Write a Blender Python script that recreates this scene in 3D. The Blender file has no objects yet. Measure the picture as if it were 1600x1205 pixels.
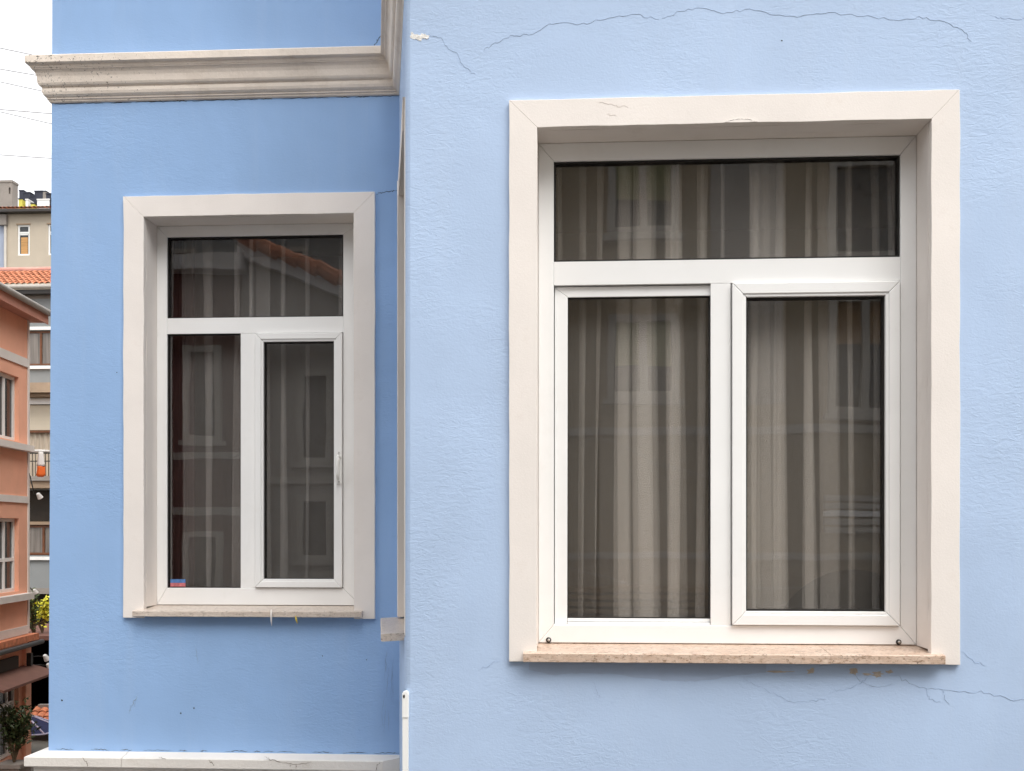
import bpy, bmesh, math, random
from mathutils import Matrix, Vector, noise as mnoise
R = math.radians
scene = bpy.context.scene
COL = scene.collection

# ------------------------------------------------------------------ camera, world, sun, exposure
cam_d = bpy.data.cameras.new('camera'); cam = bpy.data.objects.new('camera', cam_d); COL.objects.link(cam)
cam.location = (0, 0, 0); cam.rotation_euler = (R(90), 0, math.atan(100 / 1700))
cam_d.sensor_width = 36; cam_d.lens = 38.25; cam_d.shift_y = 0.1422
cam_d.clip_start = 0.05; cam_d.clip_end = 3000
scene.camera = cam

w = bpy.data.worlds.new('World'); scene.world = w; w.use_nodes = True
nt = w.node_tree; nt.nodes.clear()
sky = nt.nodes.new('ShaderNodeTexSky'); sky.sky_type = 'NISHITA'; sky.sun_disc = False
sky.sun_elevation = R(55); sky.sun_rotation = R(147); sky.dust_density = 4.0; sky.air_density = 1.0
hs = nt.nodes.new('ShaderNodeHueSaturation'); hs.inputs['Saturation'].default_value = 0.10
mxw = nt.nodes.new('ShaderNodeMix'); mxw.data_type = 'RGBA'; mxw.inputs[0].default_value = 0.6
mxw.inputs[7].default_value = (9.6, 9.75, 10.0, 1)      # the even white of a closed cloud deck
bg = nt.nodes.new('ShaderNodeBackground'); bg.inputs['Strength'].default_value = 0.12
wo = nt.nodes.new('ShaderNodeOutputWorld')
nt.links.new(sky.outputs[0], hs.inputs['Color']); nt.links.new(hs.outputs[0], mxw.inputs[6])
nt.links.new(mxw.outputs[2], bg.inputs[0]); nt.links.new(bg.outputs[0], wo.inputs[0])

sun_d = bpy.data.lights.new('sun', 'SUN'); sun = bpy.data.objects.new('sun', sun_d); COL.objects.link(sun)
sun_d.energy = 1.5; sun_d.angle = R(42); sun_d.color = (1, 0.96, 0.9)
sd = Vector((0.42, -0.64, 1.10)).normalized()          # towards the sun
sun.rotation_euler = sd.to_track_quat('Z', 'Y').to_euler(); sun.location = (-5, -8, 20)

vs = scene.view_settings
vs.view_transform = 'Standard'; vs.look = 'None'; vs.gamma = 1; vs.use_curve_mapping = False
vs.exposure = 0.75
scene.render.engine = 'CYCLES'
cy = scene.cycles
cy.max_bounces = 8; cy.diffuse_bounces = 4; cy.glossy_bounces = 4; cy.transparent_max_bounces = 24
cy.use_adaptive_sampling = True; cy.adaptive_threshold = 0.03; cy.use_denoising = True; cy.caustics_reflective = False; cy.caustics_refractive = False

# ------------------------------------------------------------------ materials
def lk(nt, a, b): nt.links.new(a, b)
def base(name):
    m = bpy.data.materials.new(name); m.use_nodes = True
    n = m.node_tree; b = n.nodes['Principled BSDF']
    return m, n, b
def coords(n, scale=(1, 1, 1)):
    tc = n.nodes.new('ShaderNodeTexCoord'); mp = n.nodes.new('ShaderNodeMapping'); mp.inputs['Scale'].default_value = scale
    lk(n, tc.outputs['Object'], mp.inputs[0]); return mp.outputs[0]
def noise(n, vec, scale, detail=4, rough=.55, dist=0):
    t = n.nodes.new('ShaderNodeTexNoise'); t.inputs['Scale'].default_value = scale; t.inputs['Detail'].default_value = detail
    t.inputs['Roughness'].default_value = rough; t.inputs['Distortion'].default_value = dist
    lk(n, vec, t.inputs['Vector']); return t.outputs['Fac']
def ramp(n, fac, a, b, ca=(0, 0, 0, 1), cb=(1, 1, 1, 1)):
    r = n.nodes.new('ShaderNodeValToRGB'); e = r.color_ramp.elements
    e[0].position = a; e[1].position = b; e[0].color = ca; e[1].color = cb
    lk(n, fac, r.inputs[0]); return r.outputs[0]
def mix(n, fac, a, b, mode='MIX'):
    x = n.nodes.new('ShaderNodeMix'); x.data_type = 'RGBA'; x.blend_type = mode
    for s, v in ((x.inputs[0], fac), (x.inputs[6], a), (x.inputs[7], b)):
        if hasattr(v, 'is_linked'): lk(n, v, s)
        elif isinstance(v, (int, float)): s.default_value = v
        else: s.default_value = (*v[:3], 1)
    return x.outputs[2]
def math_(n, op, a, b):
    x = n.nodes.new('ShaderNodeMath'); x.operation = op
    for s, v in ((x.inputs[0], a), (x.inputs[1], b)):
        if hasattr(v, 'is_linked'): lk(n, v, s)
        else: s.default_value = v
    return x.outputs[0]
def bump(n, b, h, strength, dist, prev=None):
    u = n.nodes.new('ShaderNodeBump'); u.inputs['Strength'].default_value = strength; u.inputs['Distance'].default_value = dist
    lk(n, h, u.inputs['Height'])
    if prev is not None: lk(n, prev, u.inputs['Normal'])
    lk(n, u.outputs[0], b.inputs['Normal']); return u.outputs[0]
def M(name, col, rough=.6, var=.08, vs_=4, bmp=0, bs=80, stretch=(1, 1, 1), metal=0, dirt=0, dcol=(.12, .09, .06), ds=9, spec=.4):
    m, n, b = base(name); v = coords(n, stretch)
    lo = tuple(c * (1 - var) for c in col); hi = tuple(min(1, c * (1 + var)) for c in col)
    c = mix(n, ramp(n, noise(n, v, vs_, 5), .3, .7), lo, hi)
    if dirt:
        d = ramp(n, noise(n, v, ds, 8, .7), .58, .75)
        c = mix(n, math_(n, 'MULTIPLY', d, dirt), c, dcol)
    lk(n, c, b.inputs['Base Color'])
    b.inputs['Roughness'].default_value = rough; b.inputs['Metallic'].default_value = metal
    b.inputs['Specular IOR Level'].default_value = spec
    if bmp: bump(n, b, noise(n, v, bs, 5, .6), bmp, .01)
    return m

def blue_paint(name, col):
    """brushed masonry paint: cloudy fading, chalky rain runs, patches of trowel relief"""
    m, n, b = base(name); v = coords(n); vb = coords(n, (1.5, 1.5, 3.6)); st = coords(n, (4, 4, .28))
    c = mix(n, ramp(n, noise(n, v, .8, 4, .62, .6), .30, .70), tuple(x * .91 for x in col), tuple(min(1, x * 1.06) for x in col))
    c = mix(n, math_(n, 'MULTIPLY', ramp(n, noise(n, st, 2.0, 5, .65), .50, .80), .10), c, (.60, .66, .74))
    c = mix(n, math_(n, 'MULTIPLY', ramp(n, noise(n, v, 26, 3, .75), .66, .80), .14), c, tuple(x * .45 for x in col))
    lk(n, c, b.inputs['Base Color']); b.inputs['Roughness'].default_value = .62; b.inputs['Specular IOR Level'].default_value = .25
    msk = ramp(n, noise(n, v, 1.1, 2, .5, .5), .44, .66)
    h = math_(n, 'MULTIPLY', noise(n, vb, 14, 5, .62, 1.2), math_(n, 'ADD', msk, .18))
    h = math_(n, 'ADD', h, math_(n, 'MULTIPLY', noise(n, v, 2.4, 2, .5), 1.6))
    h = math_(n, 'ADD', h, math_(n, 'MULTIPLY', noise(n, v, 95, 2, .6), .16))
    bump(n, b, h, .34, .008)
    return m

def speckled(name, col, gcol, x_from, x_to):
    """painted stucco with black weather specks gathered towards one end of the run"""
    m, n, b = base(name); v = coords(n)
    c = mix(n, ramp(n, noise(n, v, 3, 5), .3, .7), tuple(x * .90 for x in col), tuple(x * 1.06 for x in col))
    c = mix(n, math_(n, 'MULTIPLY', ramp(n, noise(n, v, 7, 8, .7), .50, .74), .30), c, (.40, .30, .21))
    tc = n.nodes.new('ShaderNodeTexCoord'); sp = n.nodes.new('ShaderNodeSeparateXYZ'); lk(n, tc.outputs['Object'], sp.inputs[0])
    mr = n.nodes.new('ShaderNodeMapRange'); lk(n, sp.outputs[0], mr.inputs[0])
    mr.inputs[1].default_value = x_from; mr.inputs[2].default_value = x_to; mr.inputs[3].default_value = .58; mr.inputs[4].default_value = .74
    s = noise(n, v, 75, 5, .75)
    k = math_(n, 'GREATER_THAN', s, mr.outputs[0])
    k = math_(n, 'MULTIPLY', k, .8)
    c = mix(n, k, c, gcol)
    lk(n, c, b.inputs['Base Color']); b.inputs['Roughness'].default_value = .75; b.inputs['Specular IOR Level'].default_value = .2
    a = bump(n, b, noise(n, v, 45, 5, .65), .45, .006)
    return m

def stone(name, a_, b_, c_):
    m, n, b = base(name); v = coords(n, (1, 1, 2))
    c = mix(n, ramp(n, noise(n, v, 16, 7, .7, .6), .35, .65), a_, b_)
    c = mix(n, ramp(n, noise(n, v, 42, 5, .8), .53, .62), c, c_)
    c = mix(n, math_(n, 'MULTIPLY', ramp(n, noise(n, v, 85, 3, .7), .62, .67), .8), c, (.07, .05, .04))
    lk(n, c, b.inputs['Base Color']); b.inputs['Roughness'].default_value = .32
    bump(n, b, noise(n, v, 90, 5, .7), .5, .004); return m

def glass_mat(name, tint, ior=1.85):
    m = bpy.data.materials.new(name); m.use_nodes = True; n = m.node_tree; n.nodes.clear()
    o = n.nodes.new('ShaderNodeOutputMaterial'); t = n.nodes.new('ShaderNodeBsdfTransparent'); g = n.nodes.new('ShaderNodeBsdfGlossy')
    t.inputs[0].default_value = (*tint, 1); g.inputs['Roughness'].default_value = 0.0; g.inputs[0].default_value = (1, 1, 1, 1)
    f = n.nodes.new('ShaderNodeFresnel'); f.inputs[0].default_value = ior
    ge = n.nodes.new('ShaderNodeNewGeometry')
    k = math_(n, 'MULTIPLY', f.outputs[0], math_(n, 'SUBTRACT', 1.0, ge.outputs['Backfacing']))
    # slow waviness of float glass
    v = coords(n); u = n.nodes.new('ShaderNodeBump'); u.inputs['Strength'].default_value = .02; u.inputs['Distance'].default_value = .02
    lk(n, noise(n, v, 3.0, 1), u.inputs['Height']); lk(n, u.outputs[0], g.inputs['Normal'])
    x = n.nodes.new('ShaderNodeMixShader'); lk(n, k, x.inputs[0]); lk(n, t.outputs[0], x.inputs[1]); lk(n, g.outputs[0], x.inputs[2])
    lk(n, x.outputs[0], o.inputs[0]); return m

def sheer_mat(name, col, op):
    m = bpy.data.materials.new(name); m.use_nodes = True; n = m.node_tree; n.nodes.clear()
    o = n.nodes.new('ShaderNodeOutputMaterial'); t = n.nodes.new('ShaderNodeBsdfTransparent')
    d = n.nodes.new('ShaderNodeBsdfDiffuse'); tl = n.nodes.new('ShaderNodeBsdfTranslucent')
    v = coords(n, (1, 1, .12)); c = mix(n, noise(n, v, 14, 4), tuple(x * .82 for x in col), tuple(min(1, x * 1.1) for x in col))
    lk(n, c, d.inputs[0]); lk(n, c, tl.inputs[0])
    a = n.nodes.new('ShaderNodeMixShader'); a.inputs[0].default_value = .12; lk(n, d.outputs[0], a.inputs[1]); lk(n, tl.outputs[0], a.inputs[2])
    x = n.nodes.new('ShaderNodeMixShader'); x.inputs[0].default_value = op; lk(n, t.outputs[0], x.inputs[1]); lk(n, a.outputs[0], x.inputs[2])
    lk(n, x.outputs[0], o.inputs[0]); return m

BLOCKB = M('shade_block_brown', (.34, .25, .19), .9, .2, 2)  # dark brown for the unseen block that shades the lane
BLUE = blue_paint('blue_paint', (.302, .468, .745))  # wall blue, deepened to carry the shade of the recess
LITBLUE = blue_paint('lit_blue_paint', (.447, .573, .778))  # same blue, paler: the bay's stronger light put into the colour
CREAM = M('cream_plaster', (.82, .765, .72), .7, .04, 3, .10, 130, dirt=.14, dcol=(.40, .30, .22), ds=6)
STRING = M('string_course_paint', (.74, .70, .65), .7, .06, 3, .3, 60, dirt=.25, dcol=(.36, .27, .18), ds=5)
CORN = speckled('cornice_paint', (.84, .745, .65), (.07, .055, .04), -3.1, -1.6)
PVC = M('white_frame_plastic', (.87, .87, .865), .30, .02, 3, 0, spec=.5, dirt=.10, dcol=(.45, .40, .34), ds=5)
PVC2 = M('white_handle_plastic', (.88, .88, .86), .3, .02, 2)
SEAL = M('black_rubber_seal', (.012, .011, .010), .5, .1)
STONE = stone('pink_beige_marble', (.56, .40, .30), (.67, .53, .43), (.32, .21, .14))
STONE2 = stone('grey_beige_marble', (.56, .47, .40), (.64, .56, .49), (.38, .32, .27))
CRACK = M('crack_dark', (.26, .33, .44), .9, .2)
CRACKD = M('crack_black', (.03, .03, .03), .9, .2)
CRACKW = M('crack_hairline_blue', (.25, .34, .50), .9, .2)
FLAKEW = M('bare_white_plaster', (.80, .78, .74), .9, .12, 60, .6, 90)
FLAKEB = M('bare_beige_plaster', (.50, .44, .39), .9, .12, 60, .6, 90)
OLDBLUE = blue_paint('older_blue_paint', (.40, .50, .68))
GLASS = glass_mat('window_glass', (.97, .955, .94))
GLASS_D = glass_mat('far_window_glass', (.5, .5, .5))
SHEER_W = sheer_mat('warm_sheer_cloth', (.95, .92, .88), .14)
SHEER_G = sheer_mat('grey_sheer_cloth', (.94, .95, .96), .15)
DRAPE = M('dark_red_drape', (.022, .007, .007), .9, .3, 20, 0, stretch=(1, 1, .05))
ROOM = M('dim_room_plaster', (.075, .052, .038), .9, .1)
METAL = M('steel_screw', (.55, .54, .52), .35, .1, metal=1)
STICK_B = M('sticker_blue', (.10, .22, .50), .4, .3, 40)
STICK_R = M('sticker_red', (.65, .20, .22), .4, .3, 40)

# ------------------------------------------------------------------ mesh helpers
XF = [Matrix.Identity(4)]
def frame_matrix(origin, ex):
    ex = Vector((ex[0], ex[1])).normalized()
    return Matrix(((ex.x, -ex.y, 0, origin[0]), (ex.y, ex.x, 0, origin[1]), (0, 0, 1, origin[2] if len(origin) > 2 else 0), (0, 0, 0, 1)))
def thing(name, loc, label, cat, group=None):
    o = bpy.data.objects.new(name, None); COL.objects.link(o); o.location = loc; o.empty_display_size = .2
    o['label'] = label; o['category'] = cat
    if group: o['group'] = group
    return o
def root_of(o):
    while o.parent: o = o.parent
    return o
def link(name, bm, m, parent=None, smooth=False, bev=0, seg=1):
    if bev:
        es = [e for e in bm.edges if len(e.link_faces) == 2 and e.calc_face_angle(0) > .4]
        bmesh.ops.bevel(bm, geom=es, offset=bev, segments=seg, affect='EDGES', profile=.5)
    bm.transform(XF[-1])
    me = bpy.data.meshes.new(name)
    if smooth:
        for f in bm.faces: f.smooth = True
    bm.to_mesh(me); bm.free(); me.materials.append(m)
    o = bpy.data.objects.new(name, me); COL.objects.link(o)
    if parent is not None:
        o.parent = parent; r = root_of(parent)
        # vertices stay in world metres: only the root Empty carries a location
        if parent == r and r.type == 'EMPTY': o.matrix_parent_inverse = Matrix.Translation(r.location).inverted()
    return o
def tag(o, label, cat, group=None, kind=None):
    o['label'] = label
    if cat: o['category'] = cat
    if group: o['group'] = group
    if kind: o['kind'] = kind
    return o
def box_bm(bm, x0, x1, y0, y1, z0, z1):
    v = [bm.verts.new(p) for p in ((x0, y0, z0), (x1, y0, z0), (x1, y1, z0), (x0, y1, z0), (x0, y0, z1), (x1, y0, z1), (x1, y1, z1), (x0, y1, z1))]
    for f in ((0, 3, 2, 1), (4, 5, 6, 7), (0, 1, 5, 4), (1, 2, 6, 5), (2, 3, 7, 6), (3, 0, 4, 7)): bm.faces.new([v[i] for i in f])
def box(name, x0, x1, y0, y1, z0, z1, m, parent=None, bev=0, seg=1):
    bm = bmesh.new(); box_bm(bm, x0, x1, y0, y1, z0, z1); return link(name, bm, m, parent, bev=bev, seg=seg)
def boxes(name, lst, m, parent=None, bev=0):
    bm = bmesh.new()
    for b in lst: box_bm(bm, *b)
    return link(name, bm, m, parent, bev=bev)
def prism_bm(bm, poly, y0, y1):
    a = [bm.verts.new((p[0], y0, p[1])) for p in poly]; b = [bm.verts.new((p[0], y1, p[1])) for p in poly]
    n = len(poly); fs = [bm.faces.new(a), bm.faces.new(b[::-1])]
    for i in range(n): fs.append(bm.faces.new((a[i], b[i], b[(i + 1) % n], a[(i + 1) % n])))
    bmesh.ops.recalc_face_normals(bm, faces=fs)
def prism(name, poly, y0, y1, m, parent=None, bev=0, seg=1, wob=0):
    bm = bmesh.new(); prism_bm(bm, poly, y0, y1)
    if wob:
        bmesh.ops.subdivide_edges(bm, edges=[e for e in bm.edges if e.calc_length() > .5], cuts=26, use_grid_fill=False)
        for v in bm.verts:
            q = v.co * 4.5; v.co.x += wob * mnoise.noise(q); v.co.z += wob * mnoise.noise(q + Vector((31, 7, 3)))
            v.co.x += wob * .4 * mnoise.noise(q * 5); v.co.z += wob * .4 * mnoise.noise(q * 5 + Vector((3, 17, 9)))
    return link(name, bm, m, parent, bev=bev, seg=seg)
def ring_polys(x0, x1, z0, z1, wl, wr, wt, wb, g=.0006):
    a, b, c, d = (x0, z0), (x1, z0), (x1, z1), (x0, z1)
    A, B, C, D = (x0 + wl, z0 + wb), (x1 - wr, z0 + wb), (x1 - wr, z1 - wt), (x0 + wl, z1 - wt)
    return dict(left=[(a[0], a[1] + g), (A[0], A[1] + g), (D[0], D[1] - g), (d[0], d[1] - g)],
                right=[(b[0], b[1] + g), (c[0], c[1] - g), (C[0], C[1] - g), (B[0], B[1] + g)],
                top=[(d[0] + g, d[1]), (D[0] + g, D[1]), (C[0] - g, C[1]), (c[0] - g, c[1])],
                bottom=[(a[0] + g, a[1]), (b[0] - g, b[1]), (B[0] - g, B[1]), (A[0] + g, A[1])])
def tube_bm(bm, pts, r, n=8, cap=True):
    rings = []
    for i, p in enumerate(pts):
        p = Vector(p); q0 = Vector(pts[max(0, i - 1)]); q1 = Vector(pts[min(len(pts) - 1, i + 1)])
        t = (q1 - q0).normalized(); up = Vector((0, 0, 1)) if abs(t.z) < .9 else Vector((1, 0, 0))
        s = t.cross(up).normalized(); u = s.cross(t).normalized()
        rr = r[i] if isinstance(r, (list, tuple)) else r
        rings.append([bm.verts.new(p + (s * math.cos(2 * math.pi * k / n) + u * math.sin(2 * math.pi * k / n)) * rr) for k in range(n)])
    for a, b in zip(rings, rings[1:]):
        for k in range(n): bm.faces.new((a[k], a[(k + 1) % n], b[(k + 1) % n], b[k]))
    if cap: bm.faces.new(rings[0]); bm.faces.new(rings[-1][::-1])
def tube(name, pts, r, m, parent=None, n=8):
    bm = bmesh.new(); tube_bm(bm, pts, r, n); bmesh.ops.recalc_face_normals(bm, faces=bm.faces)
    return link(name, bm, m, parent, smooth=True)
def wall(name, x0, x1, z0, z1, y0, y1, holes, m, parent, lean=0):
    """slab with rectangular openings; lean shifts the left edge per metre of height"""
    xs = sorted({x0, x1, *[h[0] for h in holes], *[h[1] for h in holes]}); zs = sorted({z0, z1, *[h[2] for h in holes], *[h[3] for h in holes]})
    bm = bmesh.new(); V = {}
    def vt(i, j, k):
        if (i, j, k) not in V:
            x = xs[i]
            if lean and i == 0: x += lean * zs[j]
            V[(i, j, k)] = bm.verts.new((x, (y0, y1)[k], zs[j]))
        return V[(i, j, k)]
    solid = lambda i, j: 0 <= i < len(xs) - 1 and 0 <= j < len(zs) - 1 and not any(h[0] < (xs[i] + xs[i + 1]) / 2 < h[1] and h[2] < (zs[j] + zs[j + 1]) / 2 < h[3] for h in holes)
    for i in range(len(xs) - 1):
        for j in range(len(zs) - 1):
            if not solid(i, j): continue
            bm.faces.new((vt(i, j, 0), vt(i + 1, j, 0), vt(i + 1, j + 1, 0), vt(i, j + 1, 0)))
            bm.faces.new((vt(i, j, 1), vt(i, j + 1, 1), vt(i + 1, j + 1, 1), vt(i + 1, j, 1)))
            for di, dj, e in ((-1, 0, ((i, j), (i, j + 1))), (1, 0, ((i + 1, j), (i + 1, j + 1))), (0, -1, ((i, j), (i + 1, j))), (0, 1, ((i, j + 1), (i + 1, j + 1)))):
                if not solid(i + di, j + dj):
                    (a, b), (c, d) = e; bm.faces.new((vt(a, b, 0), vt(c, d, 0), vt(c, d, 1), vt(a, b, 1)))
    bmesh.ops.recalc_face_normals(bm, faces=bm.faces)
    return link(name, bm, m, parent)
def sweep(name, path, prof, m, parent, smooth=False, c0=None, c1=None):
    """profile (p outwards, z) swept along a plan polyline with mitred corners; c0/c1 cut ends square"""
    bm = bmesh.new(); rows = []
    n = len(path)
    for i in range(n):
        P = Vector(path[i]); ds = []
        if i > 0: ds.append((P - Vector(path[i - 1])).normalized())
        if i < n - 1: ds.append((Vector(path[i + 1]) - P).normalized())
        ns = [Vector((d.y, -d.x)) for d in ds]
        if len(ns) == 2: b = (ns[0] + ns[1]).normalized(); b = b / b.dot(ns[0])
        else: b = ns[0]
        rows.append([bm.verts.new((P.x + b.x * p, P.y + b.y * p, z)) for p, z in prof])
    k = len(prof)
    for a, b in zip(rows, rows[1:]):
        for j in range(k): bm.faces.new((a[j], b[j], b[(j + 1) % k], a[(j + 1) % k]))
    bm.faces.new(rows[0]); bm.faces.new(rows[-1][::-1])
    bmesh.ops.recalc_face_normals(bm, faces=bm.faces)
    return link(name, bm, m, parent)
rnd = random.Random(7)
def crack(pts, y, wd, m, parent, jit=.006, sub=6, name='crack', seed=0):
    """a jagged, tapering opening in the plaster: a thin dark sliver standing 1 mm off the paint"""
    r = random.Random(seed + int(abs(pts[0][0]) * 1000)); P = []
    for (xa, za), (xb, zb) in zip(pts, pts[1:]):
        for i in range(sub):
            t = i / sub; P.append((xa + (xb - xa) * t + r.uniform(-jit, jit) * .6, za + (zb - za) * t + r.uniform(-jit, jit)))
    P.append(pts[-1]); n = len(P); bm = bmesh.new(); A = []; B = []
    for i, (x, z) in enumerate(P):
        a = P[max(0, i - 1)]; b = P[min(n - 1, i + 1)]; d = Vector((b[0] - a[0], b[1] - a[1])).normalized()
        h = wd * .28 * (.2 + .9 * r.random()) * min(1, (min(i, n - 1 - i) + .3) / 4)
        A.append((x - d.y * h, z + d.x * h)); B.append((x + d.y * h, z - d.x * h))
    f = [bm.verts.new((x, y - .001, z)) for x, z in A]; g = [bm.verts.new((x, y - .001, z)) for x, z in B]
    f2 = [bm.verts.new((x, y + .002, z)) for x, z in A]; g2 = [bm.verts.new((x, y + .002, z)) for x, z in B]
    for i in range(n - 1):
        bm.faces.new((f[i], g[i], g[i + 1], f[i + 1])); bm.faces.new((f[i], f[i + 1], f2[i + 1], f2[i])); bm.faces.new((g[i], g2[i], g2[i + 1], g[i + 1]))
    bmesh.ops.recalc_face_normals(bm, faces=bm.faces)
    return link(name, bm, m, parent)
def blob(name, cx, cz, rx, rz, y, th, m, parent, n=22, rough=.35, seed=1):
    r = random.Random(seed); poly = []
    for k in range(n):
        a = -2 * math.pi * k / n; q = 1 + r.uniform(-rough, rough)
        poly.append((cx + math.cos(a) * rx * q, cz + math.sin(a) * rz * q))
    return prism(name, poly, y - th, y + .002, m, parent)

# ------------------------------------------------------------------ ground
GZ = -5.5
PAVE = M('grey_paving', (.16, .15, .14), .85, .15, 2, .4, 20)
g = box('ground', -700, 700, -300, 900, GZ - .4, GZ, M('ground_earth', (.14, .13, .11), .9, .2, .5)); g['kind'] = 'structure'
g = box('street', -11.4, 40, -3.2, 4.4, GZ - .2, GZ + .004, PAVE); g['kind'] = 'structure'
g = box('side_street', -11.4, -4.2, 4.404, 70, GZ - .2, GZ + .004, PAVE); g['kind'] = 'structure'

# ------------------------------------------------------------------ the blue house
FY, RY = 4.64, 6.03                       # bay front and recessed front
LX = -2.992; FAR = (-.985, RY); NEAR = (-.735, FY + .024); CX = -.711
house = thing('blue_house', (1.5, 7, GZ), 'pale blue plastered house with projecting bay, white windows and stone-coloured cornice', 'house')
TOP = 6.2
Wop = (-.166, 1.474, -.495, 1.715)        # bay window opening
Lop = (-2.436, -1.238, -.43, 1.775)       # recessed window opening
pad = .03
front = wall('bay_wall', CX, 7.5, -1.34, TOP, FY, FY + .24, [(Wop[0] - pad, Wop[1] + pad, Wop[2] - pad, Wop[3] + pad)], LITBLUE, house)
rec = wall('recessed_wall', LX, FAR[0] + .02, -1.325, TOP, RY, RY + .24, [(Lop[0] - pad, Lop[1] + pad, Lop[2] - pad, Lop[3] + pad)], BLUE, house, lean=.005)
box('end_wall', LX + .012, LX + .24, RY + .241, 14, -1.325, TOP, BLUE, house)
bm = bmesh.new()
strip = [NEAR, (NEAR[0] + .006, NEAR[1] - .011), (NEAR[0] + .0135, NEAR[1] - .0185), (CX, FY), (CX + .05, FY + .1), (NEAR[0] + .06, NEAR[1] + .1)]
a = [bm.verts.new((*p, -1.34)) for p in strip]; b = [bm.verts.new((*p, TOP)) for p in strip]
bm.faces.new(a[::-1]); bm.faces.new(b)
for i in range(len(strip)): bm.faces.new((a[i], a[(i + 1) % len(strip)], b[(i + 1) % len(strip)], b[i]))
bmesh.ops.recalc_face_normals(bm, faces=bm.faces)
link('corner_bead', bm, LITBLUE, house)
ex = Vector((NEAR[0] - FAR[0], NEAR[1] - FAR[1])); SL = ex.length
XS = frame_matrix((FAR[0], FAR[1], 0), ex)
Sop = (.33, 1.26, -.455, 1.775)
XF.append(XS)
side = wall('bay_side_wall', 0, SL, -1.34, TOP, 0, .2, [(Sop[0] - pad, Sop[1] + pad, Sop[2] - pad, Sop[3] + pad)], LITBLUE, house)
XF.pop()
box('lane_shade_block', -6.5, -3.0, 14.6, 31, GZ, 8.5, BLOCKB, house); box('lane_shade_block', LX, 2, 14.001, 31, GZ, 8.4, BLOCKB, house)  # unseen blocks added behind the house to darken the side lane
box('roof_slab', LX, 7.5, FY + .25, 14, TOP + .001, TOP + .2, CREAM, house)

# cornice, string course, plinth storey
prof = [(-.03, 2.625), (.098, 2.600), (.105, 2.594), (.105, 2.556), (.100, 2.552), (.086, 2.548), (.083, 2.534), (.079, 2.534), (.079, 2.528), (.072, 2.524),
        (.064, 2.512), (.059, 2.494), (.0575, 2.474), (.056, 2.460), (.051, 2.449), (.043, 2.442), (.037, 2.440), (.037, 2.434), (.039, 2.430), (.0385, 2.416),
        (.034, 2.402), (.025, 2.392), (.019, 2.389), (.019, 2.381), (.012, 2.378), (.011, 2.370), (.004, 2.364), (-.03, 2.362)]
prof = [(p, z + .071) for p, z in prof]
path = [(LX + .012, 14), (LX + .012, RY), FAR, NEAR, (CX - .004, FY), (7.5, FY)]
path = [path[0], path[1], path[2], (CX - .012, FY), path[5]]
sweep('cornice', path, prof, CORN, house)
sp = [(-.03, -1.208), (.088, -1.229), (.095, -1.234), (.095, -1.282), (.090, -1.288), (-.03, -1.288)]
sp = [(p, z - .036) for p, z in sp]
xj = -2.532
sweep('string_course_slab', [(LX - .006, 14), (LX - .006, RY), (xj - .0015, RY)], sp, STRING, house)
sweep('string_course_slab', [(xj + .0015, RY), FAR, (FAR[0] + ex.x * .06, FAR[1] + ex.y * .06)], sp, STRING, house)
sweep('string_course_slab', [(FAR[0] + ex.x * .063, FAR[1] + ex.y * .063), (CX - .012, FY), (7.5, FY)], [(p * .35, z - .25) for p, z in sp], STRING, house)
sweep('ground_floor_wall', [(LX - .006, 14), (LX - .006, RY), FAR], [(-.24, -1.331), (.058, -1.331), (.058, GZ), (-.24, GZ)], CREAM, house)
sweep('ground_floor_wall', [FAR, (CX - .012, FY), (7.5, FY)], [(-.24, -1.345), (-.002, -1.345), (-.002, GZ), (-.24, GZ)], LITBLUE, house)

def casing(parent, op, yf, wd=.118, zb=-.06, proud=(.022, .022, .022)):
    """plaster architrave: two jambs and a head with mitred corners, plus the linings of the reveal"""
    x0, x1, z0, z1 = op; g = .0002
    L = [(x0 - wd, z0 + zb), (x0, z0 + zb), (x0, z1 - g), (x0 - wd, z1 + wd - g)]
    Rr = [(x1, z0 + zb), (x1 + wd, z0 + zb), (x1 + wd, z1 + wd - g), (x1, z1 - g)]
    T = [(x0 + g, z1), (x1 - g, z1), (x1 + wd - g, z1 + wd), (x0 - wd + g, z1 + wd)]
    for p, pr in zip((L, Rr, T), proud): prism('casing', p, yf - pr, yf + .02, CREAM, parent, bev=.0018, seg=2, wob=.0035)
    box('reveal_lining', x0 - .02, x0, yf + .021, yf + .2, z0, z1 + .02, CREAM, parent)
    box('reveal_lining', x1, x1 + .02, yf + .021, yf + .2, z0, z1 + .02, CREAM, parent)
    box('reveal_lining', x0 + .001, x1 - .001, yf + .021, yf + .2, z1, z1 + .02, CREAM, parent)
def pane(parent, x0, x1, z0, z1, y, m=GLASS):
    return box('glass_pane', x0 - .004, x1 + .004, y, y + .006, z0 - .004, z1 + .004, m, parent)
def seal(parent, x0, x1, z0, z1, w_, y0, y1):
    bm = bmesh.new()
    for p in ring_polys(x0 - .003, x1 + .003, z0 - .003, z1 + .003, w_, w_, w_, w_, 0).values(): prism_bm(bm, p, y0, y1)
    return link('rubber_seal', bm, SEAL, parent)
def sash(parent, x0, x1, z0, z1, wd, y0, y1):
    for p in ring_polys(x0 + .0038, x1 - .0038, z0 + .003, z1 - .0038, wd - .0178, wd - .0178, wd - .0170, wd - .0178).values():
        prism('sash_bar', p, y0, y1, PVC, parent, bev=.003, seg=2)
    for p in ring_polys(x0 + wd - .0155, x1 - wd + .0155, z0 + wd - .0155, z1 - wd + .0155, .0155, .0155, .0155, .0155).values():
        prism('glazing_bead', p, y0 + .006, y0 + .03, PVC, parent, bev=.003, seg=2)
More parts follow.
